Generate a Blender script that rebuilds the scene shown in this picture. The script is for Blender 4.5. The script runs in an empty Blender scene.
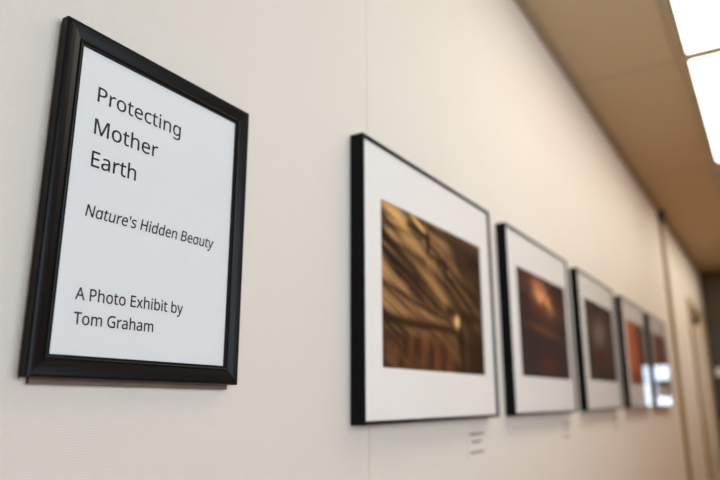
import bpy, bmesh, math, random
from mathutils import Vector, Matrix, noise

C = bpy.context.scene.collection
SC = bpy.context.scene
S = 0.504                       # one fitted unit in metres (camera to wall)
EYE = 1.45                      # camera height above the floor
def Yu(y): return y * S
def Zu(z): return EYE + z * S

# glyph outlines of the sign's lettering: advance width, closed Bezier loops (left handle, point, right handle)
GLYPHS = {
 'P': (406, ['85 0 65 0 65 160 65 320 65 480 107 480 150 480 192 480 255 480 300 467 329 443 358 418 372 383 372 338 372 312 366 287 354 264 342 241 322 223 294 208 267 194 229 187 181 187 162 187 144 187 126 187 126 124 126 62 126 0 105 0', '126 302 126 238 142 238 158 238 174 238 220 238 254 246 276 261 298 275 310 300 310 336 310 367 300 390 280 405 260 420 229 428 187 428 166 428 146 428 126 428 126 365']),
 'r': (277, ['77 0 57 0 57 120 57 240 57 360 73 360 89 360 105 360 108 338 110 316 112 294 113 294 114 294 115 294 126 314 141 331 160 345 178 360 200 367 225 367 232 367 239 366 247 366 255 365 261 364 267 363 265 345 262 326 260 308 254 310 248 311 241 312 234 313 227 313 221 313 203 313 185 308 169 298 153 288 140 274 131 256 121 237 116 216 116 192 116 128 116 64 116 0 96 0']),
 'o': (406, ['254 -7 202 -7 170 -7 142 1 117 15 92 30 73 51 58 79 44 107 37 141 37 181 37 240 52 286 82 318 112 351 153 367 204 367 237 367 266 359 290 345 315 330 335 309 349 282 363 254 370 221 370 181 370 121 355 75 325 42 294 10', '167 42 203 42 240 42 266 55 283 80 300 104 309 138 309 181 309 223 300 257 283 281 266 305 240 317 203 317 166 317 139 305 123 281 106 257 98 223 98 181 98 138 106 104 123 80 140 55']),
 't': (242, ['178 -7 167 -7 148 -7 131 -3 115 3 99 10 86 21 77 37 67 53 62 76 62 105 62 175 62 244 62 314 45 314 28 314 11 314 11 324 11 333 11 343 28 350 45 358 62 366 70 392 78 417 86 443 98 443 109 443 121 443 121 415 121 388 121 360 156 360 190 360 225 360 225 345 225 330 225 314 190 314 156 314 121 314 121 245 121 176 121 106 121 84 126 68 137 57 147 47 161 42 177 42 186 42 195 42 205 44 214 46 222 47 228 49 228 34 228 19 228 4 221 1 212 -2 201 -4 189 -6']),
 'e': (379, ['235 -7 210 -7 176 -7 146 0 120 14 94 28 73 49 59 76 44 104 37 137 37 177 37 217 44 251 57 279 70 307 89 329 112 344 136 359 164 367 196 367 227 367 254 360 276 347 298 333 315 314 327 290 339 265 345 237 345 204 345 192 345 180 345 169 262 169 180 169 98 169 99 128 109 97 129 76 149 54 177 44 213 44 236 44 256 46 274 50 291 54 310 60 328 69 328 51 328 34 328 17 310 9 292 3 274 -1 256 -5', '103 248 99 216 161 216 222 216 283 216 283 246 276 271 262 290 247 309 225 318 195 318 167 318 145 309 129 291 112 273']),
 'c': (322, ['222 -7 201 -7 170 -7 141 0 117 13 92 26 72 46 58 73 44 101 37 135 37 178 37 222 44 258 59 286 74 314 94 334 119 347 145 360 173 367 206 367 224 367 242 365 259 361 276 357 289 353 300 347 294 331 288 315 282 298 271 302 259 306 244 310 230 313 217 315 204 315 133 315 98 270 98 179 98 135 107 102 124 79 141 56 167 44 201 44 221 44 238 46 253 50 268 54 282 59 294 65 294 48 294 30 294 13 282 6 269 2 254 -2 240 -5']),
 'i': (173, ['96 420 87 420 77 420 69 423 62 429 56 435 52 445 52 457 52 470 56 480 62 486 69 492 77 495 87 495 96 495 104 492 111 486 118 480 122 470 122 457 122 445 118 435 111 429 104 423', '77 0 57 0 57 120 57 240 57 360 77 360 96 360 116 360 116 240 116 120 116 0 96 0']),
 'n': (415, ['77 0 57 0 57 120 57 240 57 360 73 360 89 360 105 360 108 344 111 327 113 311 115 311 116 311 117 311 128 330 145 344 165 353 186 362 208 367 230 367 273 367 306 356 328 335 350 315 361 281 361 234 361 156 361 78 361 0 341 0 322 0 302 0 302 77 302 154 302 230 302 288 275 317 222 317 182 317 154 306 139 283 124 261 116 229 116 187 116 124 116 62 116 0 96 0']),
 'g': (413, ['250 -161 195 -161 142 -161 99 -154 65 -138 65 -120 65 -102 65 -84 101 -103 145 -112 198 -112 229 -112 253 -103 271 -85 289 -67 298 -42 298 -11 298 -6 298 -1 298 3 298 9 298 16 298 27 299 37 299 44 300 48 299 48 298 48 297 48 273 11 236 -7 185 -7 139 -7 102 10 76 42 50 75 37 121 37 179 37 237 50 282 76 316 102 350 139 367 185 367 208 367 230 362 249 353 268 344 284 331 298 312 299 312 300 312 301 312 304 328 306 344 309 360 325 360 340 360 356 360 356 238 356 116 356 -6 356 -58 343 -96 317 -122 290 -148', '163 42 194 42 230 42 257 51 273 71 290 90 298 122 298 165 298 170 298 175 298 179 298 229 290 264 273 285 256 306 229 317 193 317 163 317 139 305 123 281 106 257 98 223 98 179 98 134 106 100 123 77 139 53']),
 'M': (609, ['84 0 65 0 65 160 65 320 65 480 95 480 125 480 154 480 204 349 253 218 302 87 303 87 304 87 305 87 355 218 405 349 455 480 485 480 514 480 544 480 544 320 544 160 544 0 524 0 504 0 484 0 484 98 484 197 484 295 484 318 485 341 486 364 487 387 488 405 489 420 488 420 487 420 486 420 433 280 380 140 326 0 310 0 293 0 277 0 224 140 171 280 119 420 118 420 117 420 116 420 118 407 119 388 120 364 120 341 121 316 121 291 121 194 121 97 121 0 102 0']),
 'h': (415, ['77 0 57 0 57 170 57 340 57 510 77 510 96 510 116 510 116 460 116 411 116 361 116 343 115 326 113 310 114 310 116 310 117 310 128 329 144 343 164 352 184 361 206 366 229 366 273 366 306 356 328 335 350 314 361 281 361 234 361 156 361 78 361 0 341 0 322 0 302 0 302 77 302 154 302 230 302 288 275 317 222 317 181 317 154 306 139 283 124 260 116 228 116 186 116 124 116 62 116 0 96 0']),
 'E': (373, ['154 0 65 0 65 160 65 320 65 480 154 480 244 480 333 480 333 462 333 444 333 426 264 426 195 426 126 426 126 377 126 327 126 277 191 277 256 277 321 277 321 259 321 242 321 224 256 224 191 224 126 224 126 167 126 110 126 53 195 53 264 53 333 53 333 35 333 18 333 0 244 0']),
 'a': (377, ['175 -7 144 -7 112 -7 85 2 63 19 42 36 31 63 31 100 31 136 45 164 73 183 101 202 145 213 203 215 224 216 244 216 265 217 265 224 265 231 265 238 265 268 258 289 245 301 232 313 214 318 190 318 171 318 153 316 136 310 119 304 103 298 89 291 83 306 77 320 71 335 86 344 105 351 126 357 148 363 170 366 193 366 237 366 270 356 291 337 312 318 322 287 322 245 322 163 322 82 322 0 308 0 294 0 279 0 276 17 272 34 268 51 267 51 266 51 265 51 250 31 233 17 216 7 199 -2', '139 41 158 41 188 41 214 49 234 66 254 83 264 109 264 144 264 154 264 165 264 176 246 175 229 175 211 174 166 172 135 165 118 152 101 140 92 122 92 99 92 79 98 64 110 55 123 46']),
 'N': (510, ['84 0 65 0 65 160 65 320 65 480 88 480 112 480 135 480 220 347 306 215 391 83 392 83 393 83 394 83 393 90 393 101 392 115 391 129 391 145 390 162 389 179 389 195 389 209 389 299 389 389 389 480 408 480 426 480 445 480 445 320 445 160 445 0 422 0 398 0 375 0 289 133 204 266 118 398 117 398 116 398 116 398 117 383 118 363 119 340 120 317 121 293 121 268 121 179 121 89 121 0 102 0']),
 'u': (415, ['207 -7 184 -7 141 -7 108 4 86 25 64 45 53 79 53 124 53 203 53 281 53 360 73 360 93 360 113 360 113 283 113 206 113 128 113 71 139 42 193 42 233 42 260 54 276 76 291 98 299 131 299 173 299 235 299 298 299 360 319 360 338 360 358 360 358 240 358 120 358 0 342 0 326 0 310 0 307 16 304 32 301 48 300 48 299 48 298 48 287 29 270 15 250 6 229 -2']),
 "'": (151, ['69 306 57 306 53 364 48 422 44 480 65 480 86 480 107 480 103 422 99 364 94 306 82 306']),
 's': (322, ['192 -7 148 -7 123 -7 101 -5 83 -1 65 3 49 9 35 16 35 34 35 52 35 70 49 63 67 56 87 50 107 44 128 41 149 41 179 41 201 46 214 55 228 65 234 78 234 94 234 103 232 111 227 118 222 125 213 133 200 140 188 147 169 155 146 164 122 173 103 182 86 191 69 200 57 210 48 223 39 236 34 252 34 271 34 302 47 325 72 342 96 358 129 367 169 367 191 367 212 365 231 360 250 356 268 350 284 343 277 327 271 311 264 296 249 302 233 307 216 312 200 316 183 318 165 318 141 318 123 314 110 307 97 299 91 288 91 275 91 265 94 256 99 249 105 243 115 236 129 229 142 223 160 215 183 206 206 198 226 189 242 180 258 170 270 160 279 147 287 135 291 119 291 99 291 64 278 38 253 20 227 2']),
 'H': (498, ['85 0 65 0 65 160 65 320 65 480 85 480 105 480 126 480 126 412 126 344 126 277 208 277 289 277 371 277 371 344 371 412 371 480 392 480 412 480 432 480 432 320 432 160 432 0 412 0 392 0 371 0 371 75 371 149 371 224 289 224 208 224 126 224 126 149 126 75 126 0 105 0']),
 'd': (413, ['213 -7 185 -7 140 -7 104 9 77 40 50 71 37 118 37 179 37 241 50 288 78 319 105 351 141 367 185 367 213 367 236 362 254 351 271 341 286 328 297 314 298 314 300 314 301 314 300 319 300 328 299 339 297 351 297 360 297 367 297 415 297 463 297 510 317 510 336 510 356 510 356 340 356 170 356 0 340 0 324 0 308 0 305 16 302 32 300 48 299 48 298 48 297 48 286 33 272 20 254 9 236 -1', '162 42 194 42 232 42 259 53 274 74 290 94 298 126 298 168 298 171 298 175 298 179 298 223 290 258 275 282 261 306 233 318 193 318 162 318 138 305 122 280 106 254 98 221 98 178 98 135 106 102 122 78 138 54']),
 'B': (437, ['121 0 65 0 65 160 65 320 65 480 111 480 156 480 202 480 262 480 307 471 338 453 369 435 384 405 384 361 384 332 376 309 361 290 345 272 322 260 293 255 293 253 293 252 293 251 313 248 331 242 348 234 364 225 377 213 386 197 396 182 400 161 400 136 400 93 385 59 356 36 326 12 285 0 234 0 178 0', '126 326 126 275 155 275 185 275 214 275 255 275 284 282 299 295 314 308 322 328 322 354 322 380 312 399 294 411 275 422 246 428 205 428 178 428 152 428 126 428 126 377', '126 109 126 51 158 51 190 51 222 51 265 51 294 59 311 76 328 92 336 114 336 141 336 166 327 186 310 202 293 217 262 225 218 225 187 225 156 225 126 225 126 167']),
 'y': (343, ['91 -161 56 -161 46 -161 36 -161 28 -160 20 -158 13 -157 7 -156 7 -140 7 -124 7 -109 12 -110 18 -111 25 -111 32 -112 39 -113 47 -113 68 -113 84 -107 97 -95 109 -84 119 -68 127 -49 133 -33 139 -17 146 -1 97 119 49 240 1 360 22 360 43 360 64 360 90 292 116 223 142 155 148 137 154 120 160 104 165 87 169 72 172 57 173 57 174 57 175 57 177 68 181 83 187 101 193 119 199 137 206 156 230 224 254 292 279 360 300 360 321 360 343 360 291 223 239 87 187 -50 175 -84 159 -111 139 -131 119 -151']),
 'A': (429, ['20 0 0 0 62 161 125 321 187 482 206 482 224 482 242 482 304 321 366 161 428 0 408 0 387 0 366 0 347 49 328 99 308 148 245 148 182 148 118 148 99 99 80 49 61 0 41 0', '156 251 138 202 189 202 240 202 290 202 272 251 254 299 236 347 235 351 233 357 230 367 227 376 224 386 221 396 218 406 215 414 214 419 210 405 207 392 203 378 199 365 195 355 193 347 175 299']),
 'x': (355, ['34 0 12 0 56 61 99 123 142 184 101 243 60 301 18 360 41 360 63 360 85 360 116 315 147 270 178 224 209 270 239 315 270 360 292 360 314 360 336 360 295 301 254 243 212 184 256 123 300 61 343 0 321 0 298 0 276 0 243 48 211 96 178 144 145 96 112 48 79 0 56 0']),
 'b': (413, ['272 -7 228 -7 199 -7 176 -2 158 9 141 19 126 31 116 46 115 46 113 46 111 46 107 30 103 15 99 0 85 0 71 0 57 0 57 170 57 340 57 510 77 510 96 510 116 510 116 469 116 428 116 386 116 371 116 357 115 344 115 330 114 320 113 312 114 312 115 312 116 312 126 328 141 340 158 351 176 361 199 366 228 366 272 366 308 350 335 319 363 288 376 242 376 180 376 118 362 72 335 40 308 9', '180 42 219 42 251 42 275 54 291 78 307 102 315 136 315 181 315 272 283 317 218 317 180 317 153 306 138 284 124 262 116 228 116 182 116 181 116 180 116 179 116 135 123 101 138 78 153 54']),
 'T': (373, ['177 0 156 0 156 142 156 284 156 426 107 426 57 426 7 426 7 444 7 462 7 480 126 480 246 480 366 480 366 462 366 444 366 426 316 426 267 426 217 426 217 284 217 142 217 0 197 0']),
 'm': (628, ['77 0 57 0 57 120 57 240 57 360 73 360 89 360 105 360 108 344 111 327 113 311 115 311 116 311 117 311 128 330 143 344 162 353 181 362 201 367 223 367 279 367 316 347 333 306 334 306 335 306 336 306 349 327 365 342 386 352 407 362 429 367 452 367 493 367 523 356 543 335 563 315 574 281 574 234 574 156 574 78 574 0 554 0 535 0 515 0 515 77 515 154 515 232 515 289 491 317 442 317 407 317 382 307 367 287 352 267 345 237 345 199 345 133 345 66 345 0 325 0 306 0 286 0 286 77 286 154 286 232 286 289 261 317 212 317 176 317 151 306 137 283 123 261 116 229 116 187 116 124 116 62 116 0 96 0']),
 'G': (489, ['304 -7 271 -7 221 -7 179 3 145 23 111 43 85 72 67 108 50 145 41 189 41 240 41 290 51 333 71 370 90 407 119 435 155 456 192 476 237 486 289 486 316 486 342 484 366 479 390 474 412 467 433 458 425 441 417 423 410 406 393 413 374 420 352 425 331 430 309 433 286 433 229 433 184 416 152 381 120 347 104 300 104 240 104 202 110 168 123 139 135 109 154 87 181 70 207 54 242 46 285 46 306 46 324 47 338 49 353 51 367 54 379 57 379 105 379 152 379 199 344 199 308 199 273 199 273 217 273 235 273 253 329 253 384 253 439 253 439 175 439 96 439 18 413 10 387 3 361 -1 334 -5']),
 ' ': (175, []),
}

# ------------------------------------------------------------------ materials
def mat(name, color, rough=0.6, spec=0.5, metal=0.0):
    m = bpy.data.materials.new(name); m.use_nodes = True
    b = m.node_tree.nodes['Principled BSDF']
    b.inputs['Base Color'].default_value = (*color, 1)
    b.inputs['Roughness'].default_value = rough
    b.inputs['Specular IOR Level'].default_value = spec
    b.inputs['Metallic'].default_value = metal
    return m

def nodes_of(m):
    return m.node_tree.nodes, m.node_tree.links, m.node_tree.nodes['Principled BSDF']

def noisy(m, c1, c2, scale, bump=0.0, detail=4, dist=0.002):
    n, l, b = nodes_of(m)
    tc = n.new('ShaderNodeTexCoord'); no = n.new('ShaderNodeTexNoise')
    no.inputs['Scale'].default_value = scale; no.inputs['Detail'].default_value = detail
    l.new(tc.outputs['Object'], no.inputs['Vector'])
    r = n.new('ShaderNodeValToRGB')
    r.color_ramp.elements[0].color = (*c1, 1); r.color_ramp.elements[1].color = (*c2, 1)
    r.color_ramp.elements[0].position = .3; r.color_ramp.elements[1].position = .7
    l.new(no.outputs['Fac'], r.inputs['Fac']); l.new(r.outputs['Color'], b.inputs['Base Color'])
    if bump:
        bp = n.new('ShaderNodeBump'); bp.inputs['Strength'].default_value = bump
        bp.inputs['Distance'].default_value = dist
        l.new(no.outputs['Fac'], bp.inputs['Height']); l.new(bp.outputs['Normal'], b.inputs['Normal'])
    return m

def wallcover(name, c1, c2):
    """woven vinyl wallcovering: fine grid of threads"""
    m = mat(name, c1, .62, .35); n, l, b = nodes_of(m)
    tc = n.new('ShaderNodeTexCoord')
    no = n.new('ShaderNodeTexNoise'); no.inputs['Scale'].default_value = 5; no.inputs['Detail'].default_value = 3
    l.new(tc.outputs['Object'], no.inputs['Vector'])
    mx = n.new('ShaderNodeMix'); mx.data_type = 'RGBA'
    mx.inputs['A'].default_value = (*c1, 1); mx.inputs['B'].default_value = (*c2, 1)
    l.new(no.outputs['Fac'], mx.inputs['Factor']); l.new(mx.outputs['Result'], b.inputs['Base Color'])
    hs = []
    for axis, sc in (('Y', 410.0), ('Z', 430.0)):       # threads about 2.4 mm apart
        w = n.new('ShaderNodeTexWave'); w.bands_direction = axis
        w.inputs['Scale'].default_value = sc / 3.1; w.inputs['Distortion'].default_value = 1.2
        w.inputs['Detail'].default_value = 2; w.inputs['Detail Scale'].default_value = .6
        l.new(tc.outputs['Object'], w.inputs['Vector']); hs.append(w)
    ad = n.new('ShaderNodeMath'); ad.operation = 'ADD'
    l.new(hs[0].outputs['Fac'], ad.inputs[0]); l.new(hs[1].outputs['Fac'], ad.inputs[1])
    bp = n.new('ShaderNodeBump'); bp.inputs['Strength'].default_value = WEAVE; bp.inputs['Distance'].default_value = .0006
    l.new(ad.outputs[0], bp.inputs['Height']); l.new(bp.outputs['Normal'], b.inputs['Normal'])
    return m

def glass_mat(name, rough=0.0, tint=(1, 1, 1), ior=1.5):
    """thin flat picture glass: clear, with a Fresnel reflection"""
    m = bpy.data.materials.new(name); m.use_nodes = True
    n, l = m.node_tree.nodes, m.node_tree.links; n.clear()
    out = n.new('ShaderNodeOutputMaterial'); mx = n.new('ShaderNodeMixShader')
    t = n.new('ShaderNodeBsdfTransparent'); t.inputs['Color'].default_value = (*tint, 1)
    g = n.new('ShaderNodeBsdfGlossy'); g.inputs['Roughness'].default_value = rough
    f = n.new('ShaderNodeFresnel'); 
    ge = n.new('ShaderNodeNewGeometry'); io = n.new('ShaderNodeMix')        # same reflectance from both faces of the sheet
    io.inputs['A'].default_value = ior; io.inputs['B'].default_value = 1 / ior
    l.new(ge.outputs['Backfacing'], io.inputs['Factor']); l.new(io.outputs[0], f.inputs['IOR'])
    l.new(f.outputs[0], mx.inputs[0]); l.new(t.outputs[0], mx.inputs[1]); l.new(g.outputs[0], mx.inputs[2])
    l.new(mx.outputs[0], out.inputs[0])
    return m

def emit_mat(name, color, strength):
    m = bpy.data.materials.new(name); m.use_nodes = True
    n, l = m.node_tree.nodes, m.node_tree.links; n.clear()
    out = n.new('ShaderNodeOutputMaterial'); e = n.new('ShaderNodeEmission')
    e.inputs['Color'].default_value = (*color, 1); e.inputs['Strength'].default_value = strength
    l.new(e.outputs[0], out.inputs[0])
    return m

def print_mat(name):
    m = mat(name, (.5, .5, .5), .6, .04); n, l, b = nodes_of(m)
    a = n.new('ShaderNodeAttribute'); a.attribute_name = 'ink'
    l.new(a.outputs['Color'], b.inputs['Base Color'])
    return m

WEAVE = .3
WALL = (.655, .605, .525)
FARW = (.62, .33, .09)
CEIL = (.56, .455, .29)
FLOOR = (.50, .24, .05)
LCOL, LSTR = (1, .92, .79), .55
HALLW = 2.0
CZ = 2.20
RWIN = (-.8, 1.7, 1.15, 2.45)
DAYC, DAYS = (.76, .89, 1.04), .56
SIGN_W, SIGN_H, SIGN_DY, SIGN_DZ, SIGN_ROLL, SIGN_YAW = .4677 * S + .0027, .6191 * S, -.0035, .0003, -.009, 0
FSTOP = 3.5
TW = .00018
EXPO = 3.34
M = dict(
    wall=wallcover('wallcovering', WALL, tuple(c * .97 for c in WALL)),
    wall_tan=noisy(mat('tan_wall', FARW, .7), FARW, tuple(c * .93 for c in FARW), 6, .1),
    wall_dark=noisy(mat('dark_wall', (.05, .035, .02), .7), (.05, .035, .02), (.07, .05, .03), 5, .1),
    ceiling=noisy(mat('ceiling_tile', CEIL, .85, .2), CEIL, tuple(c * .93 for c in CEIL), 260, .25, 3, .001),
    tbar=mat('ceiling_grid', tuple(c * .8 for c in CEIL), .5),
    angle=mat('wall_angle', tuple(c * .6 for c in CEIL), .6),
    floor=noisy(mat('carpet', FLOOR, .95, .1), FLOOR, tuple(c * .7 for c in FLOOR), 180, .6, 6, .004),
    base=mat('vinyl_base', (.06, .045, .03), .5),
    black=mat('black_lacquer', (.004, .004, .004), .30, .115),
    black_side=mat('black_frame_metal', (.006, .006, .007), .38, .09),
    paper=mat('printer_paper', (.70, .715, .70), .6, .3),
    matboard=noisy(mat('mat_board', (.75, .72, .66), .8, .15), (.75, .72, .66), (.72, .70, .66), 300, .05),
    ink=mat('black_toner', (.004, .004, .005), .5, .2),
    wood=noisy(mat('raw_frame_wood', (.13, .085, .05), .6), (.13, .085, .05), (.09, .058, .034), 40),
    glass=glass_mat('picture_glass', .0, ior=1.14),
    glass_sign=glass_mat('sign_glass', .03, ior=1.3),
    tinted=glass_mat('tinted_door_glass', .0, (.88, .88, .91)),
    trim=mat('olive_trim', (.27, .20, .085), .5),
    dark=mat('dark_bronze', (.035, .025, .015), .4),
    casing=mat('door_casing_paint', (.36, .28, .17), .45),
    door=mat('pale_door_paint', (.58, .50, .34), .45),
    steel=mat('brushed_steel', (.5, .48, .45), .3, .5, 1.0),
    card=mat('label_card', (.66, .60, .52), .7),
    card_ink=mat('label_ink', (.12, .085, .045), .6),
    housing=mat('light_housing', (.10, .075, .045), .5),
    diffuser=emit_mat('light_diffuser', LCOL, LSTR),
    diffuser_far=emit_mat('light_diffuser_boosted', LCOL, LSTR * 1.3),  # emission boosted on the unseen far panels to lift the dim far wall
    white_metal=mat('window_frame_paint', (.6, .6, .6), .4),
    notice=mat('white_notice', (.75, .73, .70), .6),
    board=mat('notice_board_face', (.045, .035, .035), .6),
)

# ------------------------------------------------------------------ mesh helpers
def link(name, bm, m, parent=None, smooth=False):
    me = bpy.data.meshes.new(name)
    bmesh.ops.recalc_face_normals(bm, faces=bm.faces)
    bm.to_mesh(me); bm.free()
    for mm in (m if isinstance(m, (list, tuple)) else [m]): me.materials.append(mm)
    if smooth:
        for p in me.polygons: p.use_smooth = True
    o = bpy.data.objects.new(name, me); C.objects.link(o)
    if parent: o.parent = parent
    return o

def box(bm, x0, x1, y0, y1, z0, z1, bevel=0.0, seg=2):
    r = bmesh.ops.create_cube(bm, size=1)
    vs = r['verts']
    for v in vs:
        v.co = Vector(((x0 + x1) / 2 + v.co.x * (x1 - x0), (y0 + y1) / 2 + v.co.y * (y1 - y0), (z0 + z1) / 2 + v.co.z * (z1 - z0)))
    if bevel:
        es = list({e for v in vs for e in v.link_edges})
        bmesh.ops.bevel(bm, geom=es, offset=bevel, segments=seg, affect='EDGES', profile=.6)

def boxes(name, m, lst, parent=None, bevel=0.0):
    bm = bmesh.new()
    for b in lst: box(bm, *b, bevel=bevel)
    return link(name, bm, m, parent)

def moulding(bm, W, H, prof):
    """mitred rectangular frame; prof = (inward from outer edge, height off the wall), closed loop"""
    rings = []
    for (sy, sz) in ((0, 0), (1, 0), (1, 1), (0, 1)):
        ring = []
        for (s, h) in prof:
            y = s if sy == 0 else W - s
            z = s if sz == 0 else H - s
            ring.append(bm.verts.new((h, y, z)))
        rings.append(ring)
    n = len(prof)
    for i in range(4):
        a, b = rings[i], rings[(i + 1) % 4]
        for k in range(n):
            bm.faces.new((a[k], a[(k + 1) % n], b[(k + 1) % n], b[k]))

def empty(name, loc, label=None, cat=None, group=None):
    o = bpy.data.objects.new(name, None); C.objects.link(o)
    o.location = loc; o.empty_display_size = .05
    return tag(o, label, cat, group)

def tag(o, label=None, cat=None, group=None):
    if label: o['label'] = label
    if cat: o['category'] = cat
    if group: o['group'] = group
    return o

def struct(o, kind='structure'):
    o['kind'] = kind
    return o

# ------------------------------------------------------------------ lettering
def ramp_text(name, body, y, z, width, cap, parent, x, shear=0.0, weight=0.006, single_a=False):
    """flat printed line built from glyph outlines: left edge y, baseline z, total ink width, cap height"""
    CAP = 512.0                                     # height of a capital in the outline units
    pts = []; pen = 0; XH = 385
    for ch in body:
        adv, spl = GLYPHS[ch]
        src = ch
        if ch == 'a' and single_a:
            adv, spl = GLYPHS['d']; src = 'alpha'
        for s in spl:
            v = [int(q) for q in s.split()]
            P = [v[i:i + 6] for i in range(0, len(v), 6)]
            Q = []
            for p in P:
                p = list(p)
                if src == 'alpha':
                    for k in (1, 3, 5):
                        if p[k] > XH: p[k] = XH - 15
                Q.append([c + (pen if k % 2 == 0 else 0) for k, c in enumerate(p)])
            pts.append(Q)
        pen += adv
    xs = [p[2] for q in pts for p in q]; x0, x1 = min(xs), max(xs)
    sz = cap / CAP; sx = width / ((x1 - x0) + shear * 0)
    cu = bpy.data.curves.new(name, 'CURVE'); cu.dimensions = '2D'; cu.fill_mode = 'BOTH'; cu.resolution_u = 5
    for q in pts:
        sp = cu.splines.new('BEZIER'); sp.bezier_points.add(len(q) - 1); sp.use_cyclic_u = True
        for bp, p in zip(sp.bezier_points, q):
            bp.handle_left_type = bp.handle_right_type = 'FREE'
            f = lambda a, b: ((a - x0) * sx + shear * b * sz, b * sz, 0)
            bp.handle_left = f(p[0], p[1]); bp.co = f(p[2], p[3]); bp.handle_right = f(p[4], p[5])
    cu.offset = 0.0
    tmp = bpy.data.objects.new('tmp', cu); C.objects.link(tmp)
    dg = bpy.context.evaluated_depsgraph_get()
    me = bpy.data.meshes.new_from_object(tmp.evaluated_get(dg))
    bpy.data.objects.remove(tmp); bpy.data.curves.remove(cu)
    bm = bmesh.new()
    for k, (dy, dz) in enumerate(((0, 0), (1, 0), (-1, 0), (0, 1), (0, -1), (.7, .7), (-.7, .7), (.7, -.7), (-.7, -.7))):   # ink spread
        n0 = len(bm.verts); bm.from_mesh(me); bm.verts.ensure_lookup_table()
        for v in bm.verts[n0:]: 
            a, b = y + v.co.x + dy * weight, z + v.co.y + dz * weight
            v.co = (x + k * 4e-6, a - .009 * b, b + .009 * a)      # the sheet sits square although the frame hangs a hair askew
    bm.to_mesh(me); bm.free()
    me.name = name; me.materials.clear(); me.materials.append(M['ink'])
    o = bpy.data.objects.new(name, me); C.objects.link(o); o.parent = parent
    return o

# ------------------------------------------------------------------ printed photographs
def lerp(a, b, t): return tuple(p + (q - p) * t for p, q in zip(a, b))
def sm(a, b, x):
    t = min(1, max(0, (x - a) / (b - a))); return t * t * (3 - 2 * t)
def srgb(r, g, b): return tuple((c / 255) ** 2.2 for c in (r, g, b))
def fbm(x, y, s=0.0, o=4): return noise.fractal(Vector((x, y, s)), 1.0, 2.0, o) * .5 + .5
def blob(u, v, cu, cv, ru, rv, ang=0):
    c, s = math.cos(ang), math.sin(ang); du, dv = u - cu, v - cv
    a, b = (du * c + dv * s) / ru, (-du * s + dv * c) / rv
    return math.exp(-(a * a + b * b))
def seg(u, v, a, b, w, asp=1.55):
    ax, ay, bx, by = a[0] * asp, a[1], b[0] * asp, b[1]; px, py = u * asp, v
    dx, dy = bx - ax, by - ay; t = min(1, max(0, ((px - ax) * dx + (py - ay) * dy) / (dx * dx + dy * dy + 1e-9)))
    d = math.hypot(px - ax - t * dx, py - ay - t * dy)
    return math.exp(-(d / w) ** 2)

def art_roots(u, v):
    """golden brown grain sweeping down to the right, dark roots and a pale stump"""
    w1 = fbm(u * 1.5, v * 1.5, 3) - .5
    s = v + u * .62 + .10 * w1                                  # bands falling to the right
    g = .5 + .30 * math.sin(s * 13 + w1 * 4) + (fbm(u * 2.4, s * 20, 7) - .5) * 1.5 + (fbm(u * 5, s * 60, 9) - .5) * .5
    base = lerp(srgb(50, 35, 26), srgb(138, 102, 66), min(1, max(0, g)))
    lit = sm(1.25, .1, u + (1 - v) * .9)
    base = lerp(base, srgb(176, 134, 84), .5 * lit * g)
    base = lerp(base, srgb(58, 41, 29), .55 * sm(.45, 1.0, u) * sm(0, .9, .8 + w1))
    for a, b, w, k in (((0, .86), (.36, .86), .016, .6), ((0, .78), (.38, .70), .014, .6), ((0, .93), (.30, .89), .012, .6),
                       ((0, .80), (.66, .40), .016, .8), ((0, .72), (.6, .38), .012, .7), ((.0, .52), (.62, .34), .012, .6),
                       ((.40, .85), (1, .50), .014, .7), ((.42, .95), (.98, .84), .014, .6), ((.5, .74), (1, .36), .014, .7),
                       ((.2, .98), (1, .90), .012, .4), ((0, .31), (.66, .285), .020, .8), ((.6, .66), (1, .58), .010, .5),
                       ((.86, .82), (1, .80), .020, .7), ((.3, .60), (.9, .40), .010, .6)):
        w2 = 1.5 * w * (1 + .6 * w1)
        base = lerp(base, srgb(38, 26, 19), min(1, k * 1.15) * seg(u, v + .05 * w1, a, b, w2))
    base = lerp(base, srgb(206, 164, 106), .7 * seg(u, v, (.26, .99), (.40, .89), .012))
    base = lerp(base, srgb(198, 154, 96), .65 * blob(u, v, .16, .92, .14, .05, -.5))
    base = lerp(base, srgb(176, 132, 80), .6 * blob(u, v, .50, .54, .26, .05, -.62))
    for cu, cv, k in ((.40, .86, 1), (.57, .72, .8)):            # small dark knots like a T
        base = lerp(base, srgb(14, 11, 9), .97 * seg(u, v, (cu - .16 * k, cv + .055 * k), (cu + .02, cv + .01), .020 * k))
        base = lerp(base, srgb(14, 11, 9), .97 * seg(u, v, (cu + .01, cv + .025), (cu + .015, cv - .075 * k), .028 * k))
    low = sm(.30, .18, v + .05 * w1)
    base = lerp(base, lerp(srgb(52, 33, 25), srgb(122, 74, 52), min(1, max(0, 2.2 * fbm(u * 9, v * 2.5, 1) - .6))), .75 * low * sm(.78, .55, u))
    base = lerp(base, srgb(26, 19, 15), .95 * blob(u, v, .90, .04, .17, .19))
    base = lerp(base, srgb(26, 20, 17), .9 * seg(u, v, (.72, .30), (.76, .0), .055))
    base = lerp(base, srgb(92, 72, 56), .6 * seg(u, v, (.775, .32), (.79, .06), .02))
    base = lerp(base, srgb(30, 22, 16), .85 * seg(u, v, (.60, .43), (.86, .40), .035))
    base = lerp(base, srgb(214, 164, 112), .95 * blob(u, v, .69, .365, .026, .045))
    L = .3 * base[0] + .6 * base[1] + .1 * base[2]
    k = min(1.45, .38 + 4.2 * L)                            # strong print contrast
    return tuple(min(.8, c * k) for c in base)

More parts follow.
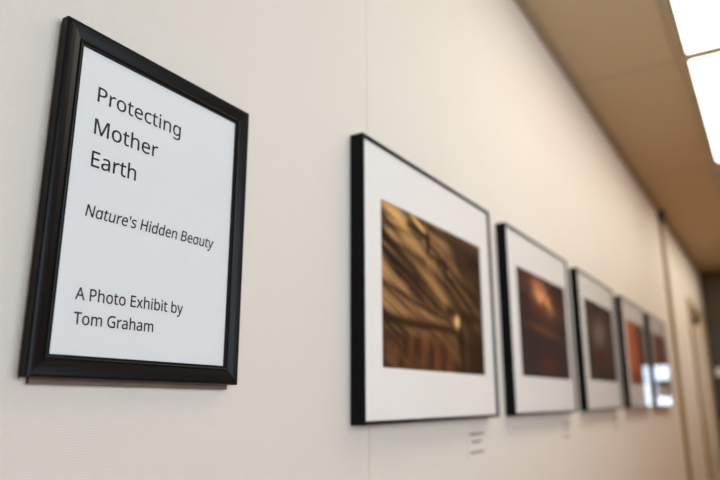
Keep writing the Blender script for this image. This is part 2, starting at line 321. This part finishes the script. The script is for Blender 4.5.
def art_sunset(u, v):
    n = fbm(u * 3, v * 4, 11); m = fbm(u * 2.2, v * 6, 5)
    base = lerp(srgb(46, 35, 33), srgb(72, 54, 48), n)
    base = lerp(base, srgb(56, 49, 48), .7 * sm(.5, .3, v))
    base = lerp(base, srgb(128, 74, 52), .7 * blob(u, v, .50, .78, .30, .15, -.3) * (.5 + m))
    base = lerp(base, srgb(236, 164, 108), min(1, 1.5 * blob(u, v, .50, .79, .15, .09, -.4) * min(1, max(0, 2.6 * fbm(u * 7, v * 7, 2) - .8))))
    base = lerp(base, srgb(190, 110, 80), .6 * blob(u, v, .42, .90, .10, .05))
    base = lerp(base, srgb(58, 34, 30), .8 * blob(u, v, .9, .92, .28, .10))
    base = lerp(base, srgb(124, 80, 56), .6 * blob(u, v, .50, .46, .34, .035, -.1))
    base = lerp(base, srgb(98, 48, 40), .6 * blob(u, v, .52, .12, .16, .10))
    return lerp(base, srgb(36, 30, 28), .6 * sm(.06, .0, v))

def art_stone(u, v):
    n = fbm(u * 4, v * 4, 21)
    base = lerp(srgb(50, 38, 32), srgb(82, 64, 52), n)
    base = lerp(base, srgb(140, 124, 110), .7 * blob(u, v, .45, .60, .20, .16, .5))
    base = lerp(base, srgb(80, 24, 28), .8 * blob(u, v, .46, .34, .15, .08))
    return lerp(base, srgb(40, 30, 27), .6 * sm(.7, 1, v) )

def art_canyon(u, v):
    n = fbm(u * 6, v * 2, 31)
    base = lerp(srgb(196, 106, 62), srgb(120, 66, 46), sm(.25, .75, u + .3 * (n - .5)))
    base = lerp(base, srgb(62, 46, 42), .7 * sm(.5, 1, u))
    base = lerp(base, srgb(70, 52, 46), .6 * sm(.3, .1, v))
    return base

def art_rock(u, v):
    n = fbm(u * 5, v * 3, 41)
    base = lerp(srgb(150, 88, 58), srgb(84, 56, 44), n)
    return lerp(base, srgb(60, 46, 40), .6 * sm(.4, .1, v))

def print_mesh(fn, y0, y1, z0, z1, x, parent, nu=150, nv=96):
    me = bpy.data.meshes.new('print')
    vs, cols, fs = [], [], []
    for j in range(nv + 1):
        for i in range(nu + 1):
            u, v = i / nu, j / nv
            vs.append((x, y0 + (y1 - y0) * u, z0 + (z1 - z0) * v)); cols.append(fn(u, v))
    for j in range(nv):
        for i in range(nu):
            a = j * (nu + 1) + i; fs.append((a, a + 1, a + nu + 2, a + nu + 1))
    me.from_pydata(vs, [], fs)
    ca = me.color_attributes.new('ink', 'FLOAT_COLOR', 'POINT')
    for k, c in enumerate(cols): ca.data[k].color = (*[max(0, q) for q in c], 1)
    me.materials.append(M['print'])
    o = bpy.data.objects.new('print', me); C.objects.link(o); o.parent = parent
    return o
M['print'] = print_mat('photo_print')

# ------------------------------------------------------------------ setting
XW, Y0, Y1, ZC = HALLW, -2.2, Yu(13.1), Zu(CZ)
D0, D1, DT = Yu(10.55), Yu(12.35), 2.10                    # doorway in the left wall
SEAM = Yu(1.656)
T = .12
bm = bmesh.new()
box(bm, -T, -.001, Y0, SEAM - .0005, 0, ZC); box(bm, -T, -.001, SEAM + .0005, D0, 0, ZC)   # substrate behind the two strips of wallcovering
box(bm, -T, -.0013, SEAM - .0005, SEAM + .0005, 0, ZC)
box(bm, -.001, 0, Y0, SEAM - .0005, 0, ZC); box(bm, -.001, 0, SEAM + .0005, D0, 0, ZC)
box(bm, -T, 0, D0, D1, DT, ZC); box(bm, -T, 0, D1, Y1 + T, 0, ZC)
struct(link('wall_left', bm, M['wall']))
# right wall
RY0, RY1, RZ0, RZ1 = RWIN
struct(boxes('wall_right', M['wall_tan'], [(XW, XW + T, Y0 - T, RY0, 0, ZC), (XW, XW + T, RY1, Y1 + T, 0, ZC), (XW, XW + T, RY0, RY1, 0, RZ0), (XW, XW + T, RY0, RY1, RZ1, ZC)]))
# far wall with an exit door; near wall with a wide window
EX0, EX1, EXT = .27, 1.12, 2.08
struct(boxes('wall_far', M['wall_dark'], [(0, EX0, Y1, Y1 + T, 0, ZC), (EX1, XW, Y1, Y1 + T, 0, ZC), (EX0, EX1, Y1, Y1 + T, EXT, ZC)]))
struct(boxes('wall_near', M['wall_tan'], [(0, XW, Y0 - T, Y0, 0, ZC)]))
struct(boxes('floor', M['floor'], [(-T, XW + T, Y0 - T, Y1 + T, -.1, 0)]))
# ceiling: lay-in tiles with cut-outs for the light fixtures
LX0, LX1 = .7355 * S, .7355 * S + .525
LSP = [(Yu(2.18), Yu(4.512)), (Yu(4.58), Yu(6.915)), (Yu(7.6), Yu(9.95)), (Yu(10.0), Yu(12.35))]
cl = []
ys = sorted({Y0 - T, Y1 + T, *[q for p in LSP for q in p]})
for a, b in zip(ys, ys[1:]):
    lit = any(abs(a - p[0]) < 1e-6 for p in LSP)
    if lit: cl += [(-T, LX0, a, b, ZC, ZC + .1), (LX1, XW + T, a, b, ZC, ZC + .1), (LX0, LX1, a, b, ZC + .08, ZC + .1)]
    else: cl += [(-T, XW + T, a, b, ZC, ZC + .1)]
struct(boxes('ceiling', M['ceiling'], cl))
gb = []
for y in [Yu(4.545) + k * 1.2135 for k in range(-5, 3)]:
    if Y0 < y < Y1:
        gb += [(.022, LX0 - .026, y - .012, y + .012, ZC - .002, ZC), (LX1 + .026, XW, y - .012, y + .012, ZC - .002, ZC)]
for x in (LX0 - .013, LX1 + .013): gb.append((x - .012, x + .012, Y0, Y1, ZC - .003, ZC))
struct(boxes('trim_1', M['tbar'], gb))                                   # ceiling grid
struct(boxes('trim_2', M['angle'], [(.0005, .022, Y0, Yu(8.33), ZC - .012, ZC - .0005), (.0005, .022, Yu(8.57), Y1, ZC - .012, ZC - .0005)]))   # wall angle
struct(boxes('trim_3', M['trim'], [(.0005, .020, Yu(8.39), Yu(8.51), .1, ZC - .07)], bevel=.003))   # vertical corner strip
struct(boxes('trim_4', M['dark'], [(.0005, .035, Yu(8.34), Yu(8.56), ZC - .07, ZC - .002)], bevel=.004))
struct(boxes('baseboard_left', M['base'], [(.0005, .008, Y0, D0 - .07, .0005, .1), (.0005, .008, D1 + .07, Y1 - .001, .0005, .1)]))
struct(boxes('baseboard_right', M['base'], [(XW - .008, XW - .0005, Y0, Y1, .0005, .1)]))
# side door with casing, closer and lever
struct(boxes('trim_5', M['casing'], [(.0005, .018, D0 - .06, D0, .0005, DT + .06), (.0005, .018, D1, D1 + .06, .0005, DT + .06),
       (.0005, .018, D0, D1, DT, DT + .06)]))
dr = struct(boxes('door_1', M['door'], [(-.07, -.028, D0 + .004, D1 - .004, .008, DT - .004)], bevel=.002))
bm = bmesh.new(); box(bm, -.028, .03, D0 + .02, D0 + .26, DT - .11, DT - .05, .006)
box(bm, .0, .012, D0 + .20, D0 + .50, DT - .05, DT - .04, .002)
link('door_closer', bm, M['dark'], dr)
bm = bmesh.new(); box(bm, -.028, .035, D1 - .09, D1 - .07, 1.0, 1.02, .003); box(bm, .022, .036, D1 - .19, D1 - .07, 1.0, 1.02, .003)
link('door_handle', bm, M['steel'], dr)
# exit door in the far wall, with a daylit lite
GX0, GX1, GZ0, GZ1 = .338, .600, Zu(-.15), Zu(.585)
ed = struct(boxes('door_2', M['dark'], [(EX0 + .004, GX0, Y1 + .03, Y1 + .075, .005, EXT - .004), (GX1, EX1 - .004, Y1 + .03, Y1 + .075, .005, EXT - .004),
       (GX0, GX1, Y1 + .03, Y1 + .075, .005, GZ0), (GX0, GX1, Y1 + .03, Y1 + .075, GZ1, EXT - .004)]))
boxes('door_pane', M['tinted'], [(GX0, GX1, Y1 + .05, Y1 + .054, GZ0, GZ1)], ed)
nt = boxes('door_notice', M['dark'], [(GX0, GX0 + .160, Y1 + .044, Y1 + .047, Zu(.03), Zu(.335))], ed)
bm = bmesh.new(); box(bm, EX0 + .06, EX1 - .06, Y1 - .03, Y1 + .0, 1.0, 1.05, .006)
for q in (EX0 + .06, EX1 - .12): box(bm, q, q + .06, Y1 - .005, Y1 + .03, .98, 1.07, .004)
link('push_bar', bm, M['steel'], ed)
# unseen window added in the right wall to spread cool daylight on the left wall
def window(name, y0, y1, z0, z1, x, cols):
    f = lambda a, b, c, d: (x + .03, x + .09, a, b, c, d)
    fr = [f(y0, y0 + .05, z0, z1), f(y1 - .05, y1, z0, z1), f(y0 + .05, y1 - .05, z0, z0 + .05), f(y0 + .05, y1 - .05, z1 - .05, z1)]
    for k in range(1, cols):
        ym = y0 + (y1 - y0) * k / cols; fr.append(f(ym - .02, ym + .02, z0 + .05, z1 - .05))
    w = struct(boxes(name, M['white_metal'], fr))
    boxes('pane', M['glass'], [(x + .058, x + .062, y0 + .05, y1 - .05, z0 + .05, z1 - .05)], w)
window('fill_window_1', RY0, RY1, RZ0, RZ1, XW, 2)

# ------------------------------------------------------------------ ceiling lights
LLAB = ['wide white fluorescent ceiling panel reaching the top edge of the photo', 'white fluorescent ceiling panel further along, past the dark bar',
        'fluorescent ceiling panel past the olive wall strip', 'fluorescent ceiling panel near the dark end wall']
for (a, b), lab in zip(LSP, LLAB):
    e = empty('ceiling_light', ((LX0 + LX1) / 2, (a + b) / 2, ZC), lab, 'ceiling light', 'fluorescent panels set in the ceiling')
    hx, hy = (LX1 - LX0) / 2, (b - a) / 2
    bm = bmesh.new()
    for q in ((-hx, -hx + .006, -hy, hy), (hx - .006, hx, -hy, hy), (-hx, hx, -hy, -hy + .006), (-hx, hx, hy - .006, hy)):
        box(bm, *q, .0, .05)
    link('housing', bm, M['housing'], e)
    bm = bmesh.new(); box(bm, -hx + .007, hx - .007, -hy + .007, hy - .007, .006, .010)
    link('diffuser', bm, M['diffuser_far' if a > Yu(7) else 'diffuser'], e)

# ------------------------------------------------------------------ the sign in the thick black frame
W1, H1 = SIGN_W, SIGN_H
sg = empty('framed_sign', (.0008, Yu(.6112) + SIGN_DY, Zu(.0360) + SIGN_DZ),
           'black moulded frame with a white exhibit title sheet, nearest on the wall', 'framed sign')
sg.rotation_euler = (SIGN_ROLL, 0, -SIGN_YAW)
bm = bmesh.new()
prof = [(.0025, 0), (.0, .003), (.0, .0112), (.0008, .0128), (.0024, .0135), (.0045, .0134), (.0085, .0128), (.0130, .0116), (.0146, .0111),
        (.0150, .0119), (.0157, .0121), (.0164, .0118), (.0168, .0110), (.0172, .0106), (.0190, .0104), (.0190, .0078), (.0150, .0072), (.0150, 0)]
moulding(bm, W1, H1, prof)
fo = link('frame', bm, M['black'], sg)
pa = boxes('paper', M['paper'], [(.0079, .0084, .0170, W1 - .0170, .0170, H1 - .0170)], sg)
boxes('glass', M['glass_sign'], [(.0089, .0097, .0192, W1 - .0192, .0192, H1 - .0192)], sg)
boxes('backing_board', M['wood'], [(.0002, .0042, .0085, W1 - .007, -.0048, H1 - .006)], sg)
bx = Yu(.6112) ; bz = Zu(.0360)
def tx(y, z): return y / 100 - bx + .0035, EYE + z / 100 - bz
for body, y, z, wd, cap, sh, sa in (
        ('Protecting', 34.62, 26.47, 10.0, 1.53, 0, 0), ('Mother', 34.58, 23.32, 7.28, 1.57, 0, 0), ('Earth', 34.58, 20.25, 4.90, 1.55, 0, 0),
        ("Nature's Hidden Beauty", 34.50, 15.67, 15.50, 1.13, .16, 1),
        ('A Photo Exhibit by', 34.30, 8.35, 12.05, 1.10, 0, 0), ('Tom Graham', 34.35, 6.27, 8.45, 1.08, 0, 0)):
    yy, zz = tx(y, z)
    ramp_text('printed_line', body, yy, zz, wd / 100, cap / 100, pa, .00855, sh, TW, bool(sa))

# ------------------------------------------------------------------ framed photographs
PW, PH, PT = 1.0110 * S, .8352 * S, .0450 * S
FACE = .0034
def picture(y, fn, art, label, nu, nv):
    e = empty('framed_photograph', (.0008, Yu(y), Zu(-.0655)), label, 'framed photograph', 'framed photographs hung along the wall')
    bm = bmesh.new()
    moulding(bm, PW, PH, [(0, 0), (0, PT - .0008), (.0008, PT), (FACE - .0006, PT), (FACE, PT - .0006), (FACE, PT - .0022), (FACE + .002, PT - .0024), (FACE + .002, PT - .0034), (.0018, PT - .0034), (.0018, 0)])
    link('frame', bm, M['black_side'], e)
    ay0, ay1, az0, az1 = [q * S for q in art]
    hx = PT - .0045
    bm = bmesh.new(); i0 = FACE + .0005
    for q in ((i0, ay0, i0, PH - i0), (ay1, PW - i0, i0, PH - i0), (ay0, ay1, i0, az0), (ay0, ay1, az1, PH - i0)):
        box(bm, hx - .0015, hx, *q)
    link('mat_board', bm, M['matboard'], e)
    print_mesh(fn, ay0 - .004, ay1 + .004, az0 - .004, az1 + .004, hx - .0018, e, nu, nv)
    boxes('backing_board', M['dark'], [(.002, .005, .003, PW - .003, .003, PH - .003)], e)
    boxes('glass', M['glass'], [(hx + .0004, hx + .0020, i0, PW - i0, i0, PH - i0)], e)
A1 = (.114, .905, .157, .662); A2 = (.140, .945, .168, .664); A3 = (.150, .950, .180, .675)
picture(1.558, art_roots, A1, 'framed photograph of golden brown tree roots, largest, beside the title sign', 260, 170)
picture(2.765, art_sunset, A2, 'framed photograph, dark scene with an orange glowing cloud near its top', 110, 80)
picture(4.000, art_stone, A3, 'framed photograph, dark with a pale grey smudge, third picture along', 70, 50)
picture(5.290, art_canyon, A3, 'framed photograph with an orange left half and bright window reflection', 60, 40)
picture(6.540, art_rock, A3, 'farthest framed photograph, brown, next to the vertical olive wall strip', 60, 40)

# small caption cards under the pictures
for k, (y, z, lab) in enumerate(((2.435, -.158, 'small cream caption card below the golden root photograph'),
                        (3.690, -.158, 'small cream caption card below the orange cloud photograph'),
                        (4.93, -.158, 'small cream caption card below the third framed photograph'))):
    e = empty('caption_card', (.0, Yu(y), Zu(z)), lab, 'caption card', 'caption cards under the photographs')
    boxes('card', M['card'], [(0, .0008, -.042, .042, -.027, .027)], e)
    rnd = random.Random(k + 4)
    for i, (zz, wd) in enumerate(((.017, .034), (.003, .022), (-.016, .032))):
        q = []; yy = -wd
        while yy < wd - .004:
            w = rnd.uniform(.006, .014); q.append((.0008, .0010, yy, min(yy + w, wd), zz - .0022, zz + .0022)); yy += w + .0025
        boxes('printed_line', M['card_ink'], q, e)

# dark notice board and pale sheet on the far wall beside the corner
nb = empty('notice_board', (.012, Y1 - .0006, 1.275), 'dark notice board on the end wall at the right edge', 'notice board')
bm = bmesh.new(); box(bm, 0, .24, -.012, 0, 0, .80, .002); link('board', bm, M['board'], nb)
bm = bmesh.new()
for q in ((0, .02, 0, .80), (.22, .24, 0, .80), (.02, .22, 0, .02), (.02, .22, .78, .80)): box(bm, q[0], q[1], -.022, -.0125, q[2], q[3], .002)
link('frame', bm, M['dark'], nb)
nn = boxes('paper_notice', M['notice'], [(.035, .22, Y1 - .0145, Y1 - .0137, 1.64, 1.71)])
tag(nn, 'small white paper notice pinned on the dark notice board', 'notice')

# ------------------------------------------------------------------ daylight
w = bpy.data.worlds.new('daylight'); SC.world = w; w.use_nodes = True
bg = w.node_tree.nodes['Background']; bg.inputs['Color'].default_value = (*DAYC, 1); bg.inputs['Strength'].default_value = DAYS
def portal(name, w_, h_, loc, rot):
    l = bpy.data.lights.new(name, 'AREA'); l.shape = 'RECTANGLE'; l.size = w_; l.size_y = h_; l.cycles.is_portal = True
    o = bpy.data.objects.new(name, l); C.objects.link(o); o.location = loc; o.rotation_euler = rot
portal('fill_window_daylight', RZ1 - RZ0, RY1 - RY0, (XW + .11, (RY0 + RY1) / 2, (RZ0 + RZ1) / 2), (0, math.pi / 2, 0))      # faces -X, into the hall
portal('door_daylight', GX1 - GX0, GZ1 - GZ0, ((GX0 + GX1) / 2, Y1 + .10, (GZ0 + GZ1) / 2), (-math.pi / 2, 0, 0))

# ------------------------------------------------------------------ camera
yaw, pitch, roll, fpx = math.radians(31.811), math.radians(13.602), math.radians(-.2388), 662.64
F = Vector((-math.sin(yaw) * math.cos(pitch), math.cos(yaw) * math.cos(pitch), math.sin(pitch)))
R = Vector((math.cos(yaw), math.sin(yaw), 0)); U = R.cross(F)
R2 = R * math.cos(roll) + U * math.sin(roll); U2 = -R * math.sin(roll) + U * math.cos(roll)
cam = bpy.data.cameras.new('camera'); co = bpy.data.objects.new('camera', cam); C.objects.link(co)
mx = Matrix((R2, U2, -F)).transposed().to_4x4(); mx.translation = Vector((S, 0, EYE)); co.matrix_world = mx
cam.sensor_width = 36; cam.lens = fpx / 720 * 36; cam.clip_start = .02; cam.clip_end = 100
cam.dof.use_dof = True; cam.dof.focus_distance = 1.24 * S; cam.dof.aperture_fstop = FSTOP; cam.dof.aperture_blades = 0
SC.camera = co
SC.view_settings.view_transform = 'Standard'; SC.view_settings.look = 'None'
SC.view_settings.gamma = 1; SC.view_settings.exposure = EXPO; SC.view_settings.use_curve_mapping = False
SC.cycles.use_denoising = True
SC.cycles.max_bounces = 10; SC.cycles.diffuse_bounces = 6; SC.cycles.transparent_max_bounces = 12
SC.cycles.caustics_reflective = False; SC.cycles.caustics_refractive = False
SC.cycles.sample_clamp_indirect = 6
